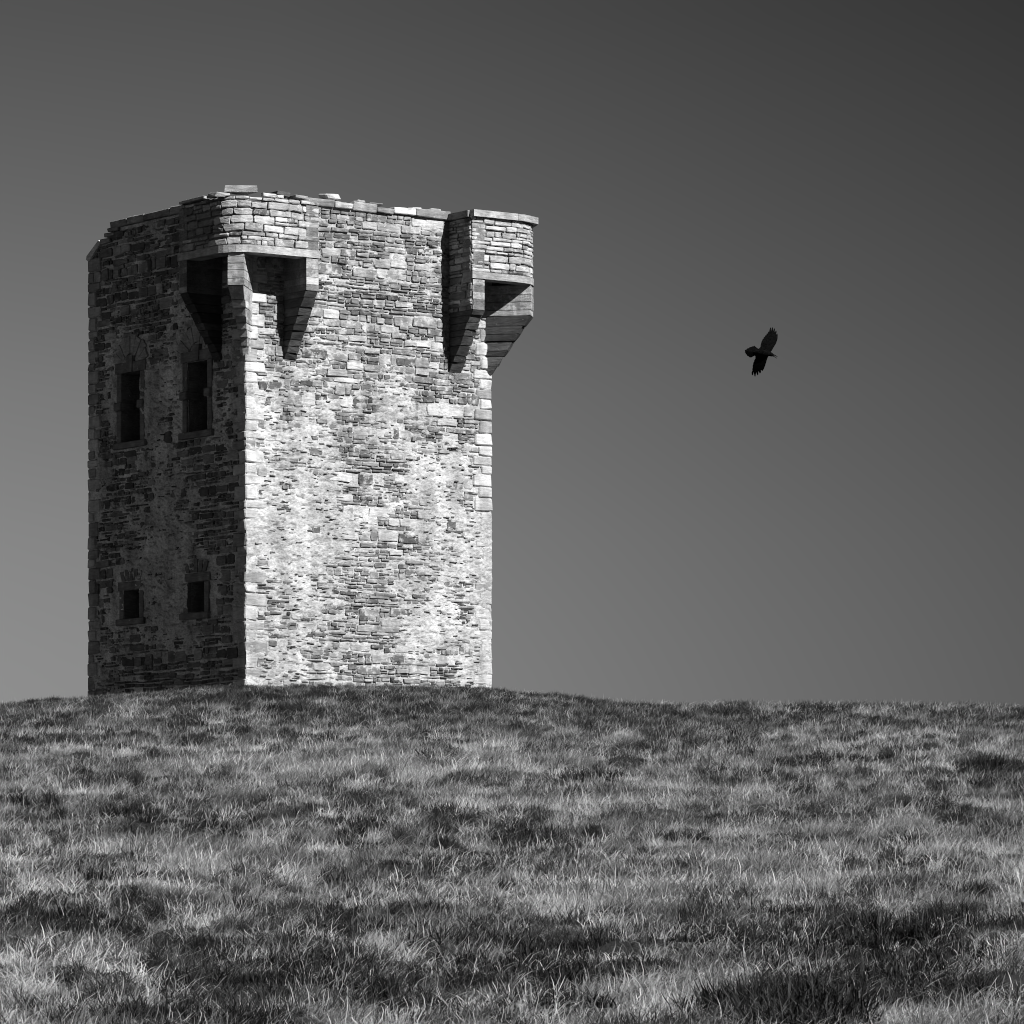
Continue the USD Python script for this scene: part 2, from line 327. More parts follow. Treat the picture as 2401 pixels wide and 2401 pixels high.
# thin slate chips wedged in the render, their upper and lower edges proud of it
for boxes, mapper, cover, n, u_hi in (([], map_sun, cover_sun, 2600, WR), ([], map_shade, cover_shade, 450, WL)):
    for _ in range(n):
        u, v = sr.uniform(.3, u_hi - .35), sr.uniform(.1, 10.6); c = float(cover(u, v))
        if sr.random() > (.25 + .75 * c) * (1 - .7 * float(sstep(c, .86, 1.0))) or (mapper is map_shade and (hits((u, u, v, v), FRAME, .05) or v > left_top(u) - .3)): continue
        w_, h_ = sr.uniform(.04, .20), sr.uniform(.008, .034); out = float(mortar_out(np.array(u), np.array(v), np.array(c), 31 if mapper is map_sun else 37)) + sr.uniform(.004, .024)
        m = bevbox((u - w_ / 2, v - h_ / 2, -.05), (u + w_ / 2, v + h_ / 2, out), .004, .004, sr); m.vertices[:, 1] += (m.vertices[:, 0] - u) * sr.normal(0, .05)
        rest.setdefault(int(sr.choice(6, p=[.35, .3, .2, .1, .05, 0])), []).append((mapper(m.vertices), np.asarray(m.faces)))
# the many smaller stones: one part; its tones come from faces bound by subset
allm, groups, n0, nf = [], {}, 0, 0
for t, ms in sorted(rest.items()):
    m = cat(ms); allm.append(m); groups[t] = np.arange(nf, nf + len(m.faces)); nf += len(m.faces)
rub = obj("small_rubble_stones", cat(allm), M_RUB[2], tower); tag(rub, "small rubble stones packed between the larger stones of the walls", kind="stuff")
for t, ids in groups.items():
    s = UsdGeom.Subset.CreateGeomSubset(UsdGeom.Mesh(rub), f"tone_{t}", "face", Vt.IntArray.FromNumpy(ids.astype(np.int32)), "materialBind")
    UsdShade.MaterialBindingAPI.Apply(s.GetPrim()).Bind(M_RUB[t])

# --- core of the walls behind the render, with the window openings cut through
def mbox(lo, hi):
    lo, hi = np.array(lo, float), np.array(hi, float); return m3.Manifold.cube(hi - lo).translate(lo)
def m_prism(poly, d0, d1, axis):
    """A polygon in (a, z) pushed from d0 to d1 along x or y."""
    m = m3.CrossSection([np.array(poly, float)]).extrude(d1 - d0).translate((0, 0, d0))
    M = np.array([[0, 0, 1, 0], [1, 0, 0, 0], [0, 1, 0, 0]], float) if axis == "x" else np.array([[1, 0, 0, 0], [0, 0, -1, 0], [0, 1, 0, 0]], float)
    return m.transform(M)
core = mbox((.07, .07, -.8), (WR - .07, WL - .07, 10.3)) + mbox((.07, .07, 10.2), (WR - .07, .55, TOP - .03)) + mbox((WR - .55, .07, 10.2), (WR - .07, WL - .1, 10.8)) + mbox((.3, WL - .55, 10.1), (WR - .1, WL - .07, 10.6))
core += m_prism([(0.07, 10.2), (WL - .07, 10.2), (WL - .07, 10.40), (6.3, 10.72), (5.8, 10.98), (0.07, 10.98)], .07, .55, "x")
core -= mbox((.75, .75, .2), (WR - .75, WL - .75, 4.0)) + mbox((.75, .75, 4.3), (WR - .75, WL - .75, 9.5)) + mbox((.56, .56, 9.9), (WR - .56, WL - .56, 12))
for o in OPEN: core -= mbox((-.2, o[0], o[2]), (1.0, o[1], o[3]))
obj("wall_core", core, M_CORE, tower)

# --- windows in the shaded face
wr = np.random.default_rng(11)
for k, (o, big) in enumerate(zip(OPEN, (1, 1, 0, 0))):
    y0, y1, z0, z1 = o
    win = xf("window", tower)
    tag(win, ("tall window with stone jambs and a relieving arch" if big else "small square window with a projecting sill"))
    def wb(name, lo, hi, b=0.012, mat=M_DARKFRAME): return obj(name, bevbox(lo, hi, b, 0.003, wr), mat, win)
    jw = 0.20 if big else 0.20
    wb("sill", (-.075, y0 - .30 + .02 * k, z0 - .15), (.45, y1 + .30, z0))
    if big:
        zm = z0 + 0.76
        for ya, yb, s in ((y0 - jw, y0, 1), (y1, y1 + jw, -1)):
            wb("jamb", (-.025, ya, z0), (.30, yb, zm)); wb("jamb", (-.025, ya, zm + .19), (.30, yb, z1))
            wb("impost_block", (-.085, ya - .04 + (0.04 if s > 0 else -.02), zm), (.32, yb + .06 if s > 0 else yb + .06, zm + .19), .02) if s > 0 else wb("impost_block", (-.085, ya - .06, zm), (.32, yb + .05, zm + .19), .02)
        ym = (y0 + y1) / 2
        wb("lintel", (-.045, y0 - .28, z1), (.40, ym - .13, z1 + .24)); wb("lintel", (-.045, ym + .13, z1), (.40, y1 + .24, z1 + .24))
        ks = hull([(x, ym + s * w_, z) for x in (-.065, .3) for s in (-1, 1) for w_, z in ((.115, z1 + .003), (.15, z1 + .38))]); obj("keystone", ks, M_DARKFRAME, win)
        n, ra, rb, cz = 8, .40, .84, z1 + .02
        for i in range(n):
            a0, a1 = math.radians(18 + 144 * i / n + .9), math.radians(18 + 144 * (i + 1) / n - .9); rr = rb * wr.uniform(.94, 1.04)
            pts = [(x, ym + r_ * math.cos(a), cz + max(r_ * math.sin(a) , 0) + .02) for x in (-.02 - wr.uniform(0, .02), .2) for r_ in (ra, rr) for a in (a0, a1)]
            obj("voussoir", hull(pts), M_ST[3], win)
    else:
        for ya, yb in ((y0 - jw, y0), (y1, y1 + jw)): wb("jamb", (-.025, ya, z0), (.34, yb, z1))
        wb("lintel", (-.03, y0 - .26, z1), (.40, y1 + .26, z1 + .2))
        ym = (y0 + y1) / 2
        for i in range(5):
            a = ym - .42 + i * .17
            obj("voussoir", hull([(x, a + d + .1 * (i - 2) * (z > 0) * .5, z1 + .22 + z * (1 - .12 * abs(i - 2))) for x in (-.012 - wr.uniform(0, .015), .2) for d in (0.01, .16) for z in (0, .3)]), M_ST[1], win)

# --- corner turrets on corbels
P_ = 0.95
class Path:
    """The outline of a turret in plan: points and outward normals by length along it."""
    def __init__(s, pieces):
        s.p, s.n, s.d, s.breaks = [], [], [], []
        d = 0.0
        for pts, nrm in pieces:
            for i, (p, n) in enumerate(zip(pts, nrm)):
                if s.p and i: d += float(np.hypot(*(np.array(p) - s.p[-1])))
                s.p.append(np.array(p, float)); s.n.append(np.array(n, float)); s.d.append(d + 1e-9 * len(s.d))
        s.p, s.n, s.d = np.array(s.p), np.array(s.n), np.array(s.d); s.length = d
    def at(s, d, out=0.0):
        d = np.clip(np.asarray(d, float), 0, s.length)
        p = np.stack([np.interp(d, s.d, s.p[:, k]) for k in (0, 1)], -1); n = np.stack([np.interp(d, s.d, s.n[:, k]) for k in (0, 1)], -1)
        n = n / np.maximum(np.linalg.norm(n, axis=-1, keepdims=True), 1e-9)
        return p + n * np.asarray(out)[..., None]
def arc(c, r, a0, a1, n=13):
    A = np.radians(np.linspace(a0, a1, n)); return [(c[0] + r * math.cos(a), c[1] + r * math.sin(a)) for a in A], [(math.cos(a), math.sin(a)) for a in A]
def turret(label, corner, sx, ends, rad, zl0, zl1, ztop, z_slope, z_bot, coping, seed):
    """sx = -1: wraps the near corner, outward -x and -y; sx = +1: wraps the right corner. ends: where it stops along the sunlit face and round the corner."""
    r = np.random.default_rng(seed)
    t = xf("corner_turret", tower); tag(t, label)
    cx, cy = corner; s = sx
    ex, ey = ends
    # front piece along the sunlit face, then round the corner, then along the other face (order by increasing distance from the sunlit end)
    X = lambda a: cx + s * a                                    # a grows outward past the corner
    front = ([(X(-ex), -P_), (X(P_ - rad), -P_)], [(0, -1), (0, -1)])
    ca = (X(P_ - rad), -P_ + rad)
    bend = arc(ca, rad, -90, 0 if s > 0 else -180)
    flank = ([(X(P_), -P_ + rad), (X(P_), ey)], [(s, 0), (s, 0)])
    side0 = ([(X(-ex), 0.0), (X(-ex), -P_)], [(-s, 0), (-s, 0)])
    side1 = ([(X(P_), ey), (X(0), ey)], [(0, 1), (0, 1)])
    main = Path([front, bend, flank]); A = Path([side0]); B = Path([side1])
    flip = s < 0
    def mp(path):
        def g(v):
            q2 = path.at(v[:, 0], v[:, 2]); return np.c_[q2, v[:, 1]]
        return g
    # body: a ring wall the stones are laid against
    def ring(w0, w1, z0, z1, path, a=0, b=None, n=34):
        d = np.linspace(a, path.length if b is None else b, n); return strip(path.at(d, np.full(n, w1)), path.at(d, np.full(n, w0)), z0, z1)
    inner = [ring(-.045, -.36, zl1, ztop - .12, main)]
    for pth in (A, B):
        inner.append(ring(-.045, -.36, z_slope, ztop - .12, pth, n=5))
    obj("turret_wall", cat(inner), M_CORE, t)
    big = []
    hs = [0.10, 0.16, 0.19, 0.21] if s < 0 else [0.07, 0.10, 0.14, 0.18]
    def top_of(d, z): return ztop + 0.05 * math.sin(d * 4 + seed) if not coping else ztop
    for pth in (main, A, B):
        z_lo = zl1 + .005 if pth is main else z_slope
        off = 0.0 if pth is main else 0.03
        for b in lay(0.0 + (0 if pth is main else .02), pth.length - off, z_lo, ztop + (0.07 if not coping else 0), r, hs, (0.30, 0.70), thin=0.26, gap=0.018, wave=0.010):
            if not coping and b[3] > top_of(b[0], 0) + .03: continue
            if b[3] > ztop + .1: continue
            # long stones on the bend get a few more corners so that they follow it
            v, f = stone_shape(*b, r.normal(0.006, 0.010), -.11, r, bev=0.014, jit=0.010)
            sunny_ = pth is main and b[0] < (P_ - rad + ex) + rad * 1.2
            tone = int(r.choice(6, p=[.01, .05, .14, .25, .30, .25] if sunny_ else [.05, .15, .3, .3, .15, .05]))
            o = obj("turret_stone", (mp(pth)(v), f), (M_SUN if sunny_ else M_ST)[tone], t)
    # ledge of long flat slabs under the parapet
    mid = (P_ - rad + ex) + rad * math.pi / 4
    for a, b in ((0, mid - .004), (mid + .004, main.length)):
        obj("ledge_slab", ring(.03, -.36, zl0, zl1, main, a, b, 16), M_ST[3 if s > 0 else 4], t)
    d_ = np.linspace(0.05, main.length - .05, 30)
    obj("turret_floor", hull([(*p, z) for p in main.at(d_, np.full(30, -.2)) for z in (zl1 + .02, zl1 + .12)] + [(X(-ex + .1), .1, zl1 + .02), (X(-.1), ey - .1, zl1 + .12)]), M_CORE, t)
    # corbels: end corbels square to the walls, one set on the diagonal of the corner
    diag = np.array([s, -1]) / math.sqrt(2); perp = np.array([1, s]) / math.sqrt(2) * 1.0
    qd = math.hypot(P_ - rad, P_ - rad) + rad - .01; hw = .185
    A1 = np.array([cx, cy]) + diag * qd + perp * hw; B1 = np.array([cx, cy]) + diag * qd - perp * hw
    # the two wall ends of the diagonal corbel: one on the sunlit face, one round the corner
    JS, JF = np.array([X(-.26), 0.06]), np.array([X(-.06), .26])
    pair = (A1, B1) if np.hypot(*(A1 - JS)) < np.hypot(*(B1 - JS)) else (B1, A1)
    def quad_at(k): 
        lo = [np.array([X(-.05), -.03]), np.array([X(.03), .05]), np.array([X(-.03), .20]), np.array([X(-.20), .05])]
        hi = [pair[0], pair[1], JF, JS]
        return [l + (h - l) * k for l, h in zip(lo, hi)]
    def end_at(kind, k):
        p = .02 + (P_ - .02) * k
        if kind == 0: return [(X(-ex + .03), .06), (X(-ex + .03), -p), (X(-ex + .36), -p), (X(-ex + .36), .06)]
        return [(X(-.06), ey - .03), (X(p), ey - .03), (X(p), ey - .36), (X(-.06), ey - .36)]
    for shape in (quad_at, lambda k: end_at(0, k), lambda k: end_at(1, k)):
        zs = [z_bot]
        while zs[-1] < z_slope - .1: zs.append(min(z_slope, zs[-1] + r.uniform(.13, .23)))
        zs[-1] = z_slope
        for a, b in zip(zs[:-1], zs[1:]):
            ka, kb = (a - z_bot) / (z_slope - z_bot), (b - z_bot) / (z_slope - z_bot); j = r.normal(0, .012)
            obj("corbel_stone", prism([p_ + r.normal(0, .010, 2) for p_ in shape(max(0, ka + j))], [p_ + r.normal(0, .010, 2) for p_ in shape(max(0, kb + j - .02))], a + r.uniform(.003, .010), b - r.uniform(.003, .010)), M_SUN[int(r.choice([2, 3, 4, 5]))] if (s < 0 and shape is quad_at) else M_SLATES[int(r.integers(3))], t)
        zs = [z_slope]
        while zs[-1] < zl0 - .08: zs.append(min(zl0, zs[-1] + r.uniform(.10, .2)))
        zs[-1] = zl0
        for a, b in zip(zs[:-1], zs[1:]):
            k = 1 + r.normal(0, .008)
            obj("post_stone", prism(shape(k), shape(k), a + .007, b - .007), M_SUN[int(r.choice([2, 3, 4, 5], p=[.25, .3, .3, .15]))], t)
    if coping:
        rc = .72; cut_ = arc((X(P_ - rc), -P_ + rc), rc, -90, 0 if s > 0 else -180, 3)
        cope = Path([([(X(-ex), -P_), (X(P_ - rc), -P_)], [(0, -1), (0, -1)]), cut_, ([(X(P_), -P_ + rc), (X(P_), ey)], [(s, 0), (s, 0)])])
        cuts = np.r_[0, (P_ - rad + ex) * .97, main.length - .5, main.length]
        for a, b in zip(cuts[:-1], cuts[1:]):
            j = r.uniform(-.01, .015)
            obj("coping_slab", ring(.085 + j, -.42, ztop + .004, ztop + .165 + j * 2, cope, a / main.length * cope.length + .004, b / main.length * cope.length - .004, 14), M_ST[int(r.choice([3, 4, 4]))], t)
        for pth in (A, B):
            obj("coping_slab", ring(.06, -.36, ztop + .004, ztop + .15, pth, 0.02, pth.length - .08, 3), M_ST[2], t)
    return t, main
t1, path1 = turret("rounded corner turret with a ragged top and no coping above the near corner", (0, 0), -1, (1.38, 1.35), .75, 9.68, 9.85, 10.98, 8.94, 7.47, False, 3)
t2, path2 = turret("corner turret roofed with thick overhanging coping slabs", (WR, 0), 1, (1.24, 1.35), .90, 9.57, 9.73, 11.00, 8.85, 7.47, True, 9)
# loose slabs on the broken top of the near turret
cr = np.random.default_rng(17)
def block_at(path, d0, d1, w0, w1, z0, z1, mat, parent, j=.01):
    d = np.array([d0, d1]); o, i_ = path.at(d, np.full(2, w1)), path.at(d, np.full(2, w0))
    pts = [(*p, z) for p in (*o, *i_) for z in (z0 + .0, z1)]; pts = np.array(pts) + cr.normal(0, j, (8, 3))
    c = pts.mean(0); b = np.vstack([pts * .0 + c + (pts - c) * k for k in ((1, .93, .86), (.94, 1, .86), (.93, .94, 1))]); return obj("loose_slab", hull(b), mat, parent)
L1 = path1.length
dm = (P_ - .75 + 1.38) + .75 * math.pi / 4
block_at(path1, dm - .46, dm + .22, -.40, .10, 11.02, 11.17, M_ST[4], t1)
block_at(path1, .78, 1.10, -.45, -.05, 11.03, 11.13, M_ST[0], t1)
block_at(path1, .30, .62, -.42, -.04, 11.01, 11.08, M_ST[3], t1)
block_at(path1, dm + .5, dm + .85, -.38, .03, 10.98, 11.07, M_ST[3], t1)
block_at(path1, dm + 1.0, L1 - .05, -.38, .03, 10.96, 11.03, M_ST[4], t1)

# --- coping slabs of the walls between the turrets
x = 1.39
while x < 5.56:
    l = min(cr.uniform(.45, 1.1), 5.60 - x); 
    if 5.60 - (x + l) < .3: l = 5.60 - x
    s_ = .02 * math.sin(x * 1.7)
    obj("coping_slab", bevbox((x + .004, -.075 + cr.normal(0, .008), TOP + .004 + s_ * .3 ), (x + l - .004, .5, TOP + .155 + cr.normal(0, .022) + s_), .016, .013, cr), M_ST[int(cr.choice([3, 4, 4, 5, 2]))], tower); x += l
for x_, l_, h_ in ((3.05, .22, .07), (3.42, .34, .05), (4.6, .26, .06), (5.1, .3, .04)):
    obj("loose_slab", bevbox((x_, -.01, TOP + .165), (x_ + l_, .26, TOP + .175 + h_), .02, .014, cr), M_ST[int(cr.choice([2, 3, 4]))], tower)
obj("loose_slab", bevbox((2.18, -.03, TOP + .17), (2.58, .32, TOP + .34), .03, .015, cr), M_QUOIN[2], tower)
y = 1.37
while y < 5.80:
    l = min(cr.uniform(.5, 1.2), 5.86 - y)
    if 5.86 - (y + l) < .3: l = 5.86 - y
    obj("coping_slab", bevbox((-.07 + cr.normal(0, .008), y + .004, TOP + .004), (.5, y + l - .004, TOP + .155 + cr.normal(0, .018)), .016, .011, cr), M_ST[int(cr.choice([2, 3, 3]))], tower); y += l
# stepped, broken courses at the far end of the shaded parapet
for (ya, yb, za, zb, m) in ((5.5, 5.97, 10.96, 11.05, 2), (5.7, 6.14, 10.86, 10.95, 3), (5.9, 6.33, 10.72, 10.83, 3)):
    obj("stepped_stone", bevbox((-.05, ya, za), (.45, yb, zb), .015, .008, cr), M_ST[m], tower)
obj("sloping_end_stone", hull([(x_, y_, z_) for x_ in (-.055, .45) for y_, z_ in ((6.955, 10.42), (6.93, 10.50), (6.38, 10.82), (6.30, 10.74), (6.84, 10.36))]), M_QUOIN[2], tower)

# ------------------------------------------------------------------ the hill
PY = [-4000, -300, -40, 0, 20, 36, 44, 52, 60, 70, 80, 90, 103, 108, 112, 118, 124, 135, 160, 220, 500, 4000]
PE = [-60, -12, -2.4, -1.65, -1.36, -.82, -.22, .46, 1.12, 1.98, 2.84, 3.75, 4.86, 5.22, 5.39, 5.44, 5.32, 4.5, 0.5, -12, -45, -70]
from scipy.interpolate import PchipInterpolator
prof = PchipInterpolator(PY, PE)
HUMMOCK = []
def ground(x, y, fine=True):
    x, y = np.asarray(x, float), np.asarray(y, float)
    e = prof(y)
    near = sstep(y, 70, 106)
    side = 0.42 * sstep(x, -1.5, 3.2) + 0.06 * sstep(x, 5, 12) + 0.26 * sstep(-x, 6.3, 10.3) + 0.20 * sstep(-x, 10.0, 12.6) + 1.2 * sstep(np.abs(x), 22, 60)
    e = e - side * near
    e = e - 0.05 * np.maximum(np.abs(x) - 30, 0) * (np.abs(y) < 500) * 0.6
    if fine:
        k = np.exp(-(np.maximum(np.abs(y - 70) - 60, 0) / 30) ** 2 - (np.maximum(np.abs(x) - 25, 0) / 20) ** 2)
        amp = 1 - 0.55 * sstep(y, 80, 105)
        e = e + k * amp * (0.50 * (fb(x, y * .6, .22, 51, 3) - .5) + 0.40 * (fb(x, y * .8, .8, 53, 3) - .5) + 0.26 * (fb(x, y, 2.0, 54, 3) - .5))
        for hx, hy, rx, ry, hh in HUMMOCK: e = e + hh * np.exp(-((x - hx) / rx) ** 2 - ((y - hy) / ry) ** 2)
    return e + EYE
def grow(dense, far, n):
    g = np.geomspace(1, far - dense[-1] + 1, n) - 1 + dense[-1]; return g[1:]
ys = np.r_[24:126:.15]; xs = np.r_[-18:18.01:.15]
ys = np.r_[-grow(-ys[:1], 4000, 26)[::-1], ys, grow(ys, 4000, 26)]; xs = np.r_[-grow(xs, 4000, 26)[::-1], xs, grow(xs, 4000, 26)]
X_, Y_ = np.meshgrid(xs, ys, indexing="ij"); Z_ = ground(X_, Y_)
nx, ny = X_.shape; idx = np.arange(nx * ny).reshape(nx, ny); a, b, c, d = idx[:-1, :-1].ravel(), idx[1:, :-1].ravel(), idx[1:, 1:].ravel(), idx[:-1, 1:].ravel()
M_SOIL = usdkit.material(stage, "/World/Looks/turf", {
    "geo": ("geometry", {}), "n1": ("noise_texture", {"scale": 1.2, "detail": 6.0, "roughness": 0.7}), "n2": ("noise_texture", {"scale": 25.0, "detail": 4.0, "roughness": 0.7}),
    "r": ("rgb_ramp", {"ramp": [(0.3, (0.012, 0.012, 0.012)), (0.7, (0.05, 0.05, 0.05))]}),
    "bump": ("bump", {"strength": 1.0, "distance": 0.08}), "p": ("principled_bsdf", {"roughness": 1.0, "specular_ior_level": 0.1})},
    [("geo.position", "n1.vector"), ("geo.position", "n2.vector"), ("n1.fac", "r.fac"), ("r.color", "p.base_color"), ("n2.fac", "bump.height"), ("bump.normal", "p.normal")], surface="p.BSDF")
hill = obj("hill", trimesh.Trimesh(np.stack([X_, Y_, Z_], -1).reshape(-1, 3), np.vstack([np.c_[a, b, c], np.c_[a, c, d]]), process=False), M_SOIL, smooth=True)
tag(hill, "grassy hill rising to the foot of the tower", "hill", kind="structure")

# ------------------------------------------------------------------ the grass
def grass_mat(name, lo, hi, trans=0.45):
    return usdkit.material(stage, "/World/Looks/" + name, {
        "geo": ("geometry", {}),
        "n": ("noise_texture", {"scale": 0.55, "detail": 4.0, "roughness": 0.6}),
        "r": ("map_range", {"from_min": 0.32, "from_max": 0.68, "to_min": 0.55, "to_max": 1.45, "clamp": True}),
        "i": ("rgb_ramp", {"ramp": [(p, (c, c, c)) for p, c in ((0, lo), (.45, lo + .22 * (hi - lo)), (.7, lo + .5 * (hi - lo)), (.85, lo + .85 * (hi - lo)), (1, hi))]}),
        "oi": ("object_info", {}), "om": ("map_range", {"from_min": 0, "from_max": 1, "to_min": 0.55, "to_max": 1.35}), "m0": ("math", {"math_type": "multiply"}),
        "m": ("math", {"math_type": "multiply", "use_clamp": True}), "rgb": ("combine_color", {}),
        "d": ("principled_bsdf", {"roughness": 0.6, "specular_ior_level": 0.25}), "t": ("translucent_bsdf", {}), "mix": ("mix_closure", {"fac": trans})},
        [("geo.position", "n.vector"), ("n.fac", "r.value"), ("geo.random_per_island", "i.fac"), ("oi.random", "om.value"), ("om.result", "m0.value1"), ("i.color", "m0.value2"), ("m0.value", "m.value1"), ("r.result", "m.value2"),
         ("m.value", "rgb.r"), ("m.value", "rgb.g"), ("m.value", "rgb.b"), ("rgb.color", "d.base_color"), ("rgb.color", "t.color"), ("d.BSDF", "mix.closure1"), ("t.BSDF", "mix.closure2")], surface="mix.closure")
M_G = {"straw": grass_mat("straw", 0.45, 0.95, .5), "pale": grass_mat("pale_grass", 0.16, 0.85), "mid": grass_mat("green_grass", 0.04, 0.60), "dark": grass_mat("dark_grass", 0.008, 0.10, 0.15), "stalk": grass_mat("dry_stalks", 0.4, 0.80)}
def blades(n, rad, hgt, wid, lean, spread, bend, seed, segs=3, clump=0, jog=.22):
    """n tapering bent blades about a spot; the wind blows them to +x."""
    r = np.random.default_rng(seed); V, F, k = [], [], 0
    cl = r.uniform(-rad, rad, (max(clump, 1), 2))
    for i in range(n):
        p = cl[r.integers(len(cl))] + r.normal(0, .048, 2) if clump else rad * math.sqrt(r.random()) * np.array([math.cos(a_ := r.uniform(0, 6.283)), math.sin(a_)])
        h = hgt * r.uniform(.45, 1.15); w = wid * r.uniform(.6, 1.3); az = r.normal(0.0, spread); dirv = np.array([math.cos(az), math.sin(az)])
        l0, bd = lean * r.uniform(.3, 1.4), bend * r.uniform(.4, 1.6); fa = r.uniform(0, 3.1416); side = np.array([math.cos(fa), math.sin(fa), 0]) * w / 2
        pts, ang, q0 = [], l0 * .75, np.array([p[0], p[1], -.03])
        for s_ in range(segs + 1):
            pts.append(q0.copy()); q0 = q0 + h / segs * np.array([dirv[0] * math.sin(ang), dirv[1] * math.sin(ang), math.cos(ang)]); ang += bd / segs + r.normal(0, jog); az += r.normal(0, 1.6 * jog); dirv = np.array([math.cos(az), math.sin(az)])
        for s_, p3 in enumerate(pts[:-1]):
            tw = 1 - .25 * s_ / segs; V += [p3 - side * tw, p3 + side * tw]
        V.append(pts[-1])
        for s_ in range(segs - 1): F += [(k + 2 * s_, k + 2 * s_ + 1, k + 2 * s_ + 3), (k + 2 * s_, k + 2 * s_ + 3, k + 2 * s_ + 2)]
        F.append((k + 2 * segs - 2, k + 2 * segs - 1, k + 2 * segs)); k += 2 * segs + 1
    return np.array(V), np.array(F)
PROTO = [   # (kind, n, radius, height, width, lean, spread, bend, clumps)
    ("mid", 290, .30, .18, .0070, .75, 1.8, 1.6, 7), ("mid", 290, .30, .24, .0066, .85, 1.5, 1.7, 6), ("mid", 260, .34, .11, .0085, .90, 2.5, 1.7, 10),
    ("pale", 260, .28, .20, .0066, .80, 1.6, 1.7, 6), ("pale", 230, .24, .28, .0060, .80, 1.2, 1.8, 4), ("pale", 250, .34, .11, .0080, .9, 2.5, 1.8, 9),
    ("dark", 260, .32, .14, .0095, .5, 2.8, 1.5, 9), ("dark", 260, .28, .23, .0085, .45, 2.6, 1.4, 5),
    ("stalk", 10, .30, .42, .0036, .75, .8, 1.7, 4), ("stalk", 38, .12, .30, .0040, .75, 1.0, 1.7, 3),
    ("straw", 64, .34, .20, .0060, .85, 1.4, 1.6, 12), ("straw", 54, .30, .27, .0055, .85, 1.0, 1.7, 7), ("straw", 60, .13, .24, .0060, .8, 1.3, 1.7, 3)]
def px_to_ground(px, py):
    """Where a look along this direction of the view meets the bare hill (used to note where the photographed patches grow)."""
    s, t = (px * 2401 / 1932 - 1200.5) / FPX, (HORIZON - py * 2401 / 1932) / FPX
    d = np.arange(30, 125, .05); z = EYE + t * d; g = ground(s * d, d, False) + .12
    k = np.argmax(z < g) if (z < g).any() else len(d) - 1
    return s * d[k], d[k]
def patches(rows):
    out = []
    for px, py, rx, ry in rows:
        x0, y0 = px_to_ground(px, py); m = y0 / FPX * 2401 / 1932
        y1 = px_to_ground(px, py - ry)[1]; out.append((x0, y0, rx * m, max(abs(y1 - y0), .25)))
    return out
DARK = patches([(290, 1782, 70, 32), (640, 1735, 36, 22), (1010, 1800, 100, 34), (600, 1822, 80, 40), (400, 1855, 150, 34), (1885, 1452, 34, 7), (1650, 1762, 190, 34), (1030, 1562, 70, 12), (690, 1560, 26, 10),
                (850, 1432, 60, 8), (260, 1524, 40, 10), (1600, 1860, 110, 40), (1780, 1840, 150, 50), (1400, 1760, 130, 24), (1480, 1890, 70, 45), (120, 1740, 100, 20), (320, 1910, 70, 22), (1230, 1800, 60, 20), (700, 1880, 120, 26)])
PALE = patches([(1082, 1560, 28, 16), (1880, 1620, 70, 70), (1500, 1640, 170, 55), (100, 1830, 120, 26), (100, 1905, 140, 28), (1240, 1868, 160, 34), (700, 1440, 420, 18), (400, 1640, 60, 26), (1310, 1782, 50, 26),
                (1660, 1912, 90, 26), (560, 1640, 90, 20), (850, 1680, 80, 20), (1150, 1690, 120, 30), (300, 1590, 200, 22), (1680, 1545, 120, 14), (1100, 1500, 160, 12), (1820, 1910, 110, 26), (620, 1905, 60, 26), (1850, 1325, 40, 3)])
def patchval(x, y, rows):
    v = np.zeros_like(x)
    for px, py, rx, ry in rows: v = np.maximum(v, np.exp(-((x - px) / rx) ** 2 - ((y - py) / ry) ** 2))
    return v
gr = np.random.default_rng(77)
pos, kinds, scl, yaw = [], [], [], []
for (ya, yb, dens) in ((30, 48, 19), (48, 70, 17), (70, 95, 15), (95, 122, 14)):
    hw = .1065 * yb + 10.0; n = int(2 * hw * (yb - ya) * dens)
    x, y = gr.uniform(-hw, hw, n), gr.uniform(ya, yb, n)
    keep = np.abs(x) < .1065 * y + 10.0
    lx = (x - T0[0]) * dR[0] + (y - T0[1]) * dR[1]; ly = (x - T0[0]) * dL[0] + (y - T0[1]) * dL[1]
    keep &= ~((lx > -.12) & (lx < WR + .12) & (ly > -.12) & (ly < WL + .12))
    x, y = x[keep], y[keep]; n = len(x)
    dk, pl = patchval(x, y, DARK), patchval(x, y, PALE)
    nz = .35 * (fb(x, y * .5, .35, 61, 4) - .5) + .9 * (fb(x, y, 1.6, 63, 3) - .5)
    s = 0.17 + nz * 1.5 + 0.9 * pl - 0.95 * dk + gr.normal(0, .38, n) - 0.32 * sstep(y, 82, 102)
    u = gr.random(n); kd = np.where(s < -.42, np.where(u < .55, 6, 7), np.where(s < .14, np.array([0, 1, 2])[(u * 3).astype(int) % 3], np.where(s < .5, np.where(u < .4, 3, np.where(u < .7, 5, 1)), np.where(u < .45, 4, np.where(u < .8, 3, 5)))))
    st = (gr.random(n) < .12 + .10 * pl + .22 * sstep(x, 2, 5) * sstep(y, 100, 106)); kd = np.where(st, np.where(gr.random(n) < .75, 8, 9), kd)
    st = (gr.random(n) < np.clip(.40 + .28 * np.clip(s, -1, 1) - .15 * dk - .16 * sstep(y, 82, 102), .10, .7)); kd = np.where(st, np.array([10, 11, 12])[(gr.random(n) * 3).astype(int) % 3], kd)
    z = ground(x, y)
    pos.append(np.c_[x, y, z]); kinds.append(kd)
    scl.append(gr.uniform(.75, 1.25, n) * (1 - .30 * sstep(y, 96, 108) * (1 - sstep(x, 0, 3))) * (1 + .18 * pl)); yaw.append(gr.normal(0, .8, n))
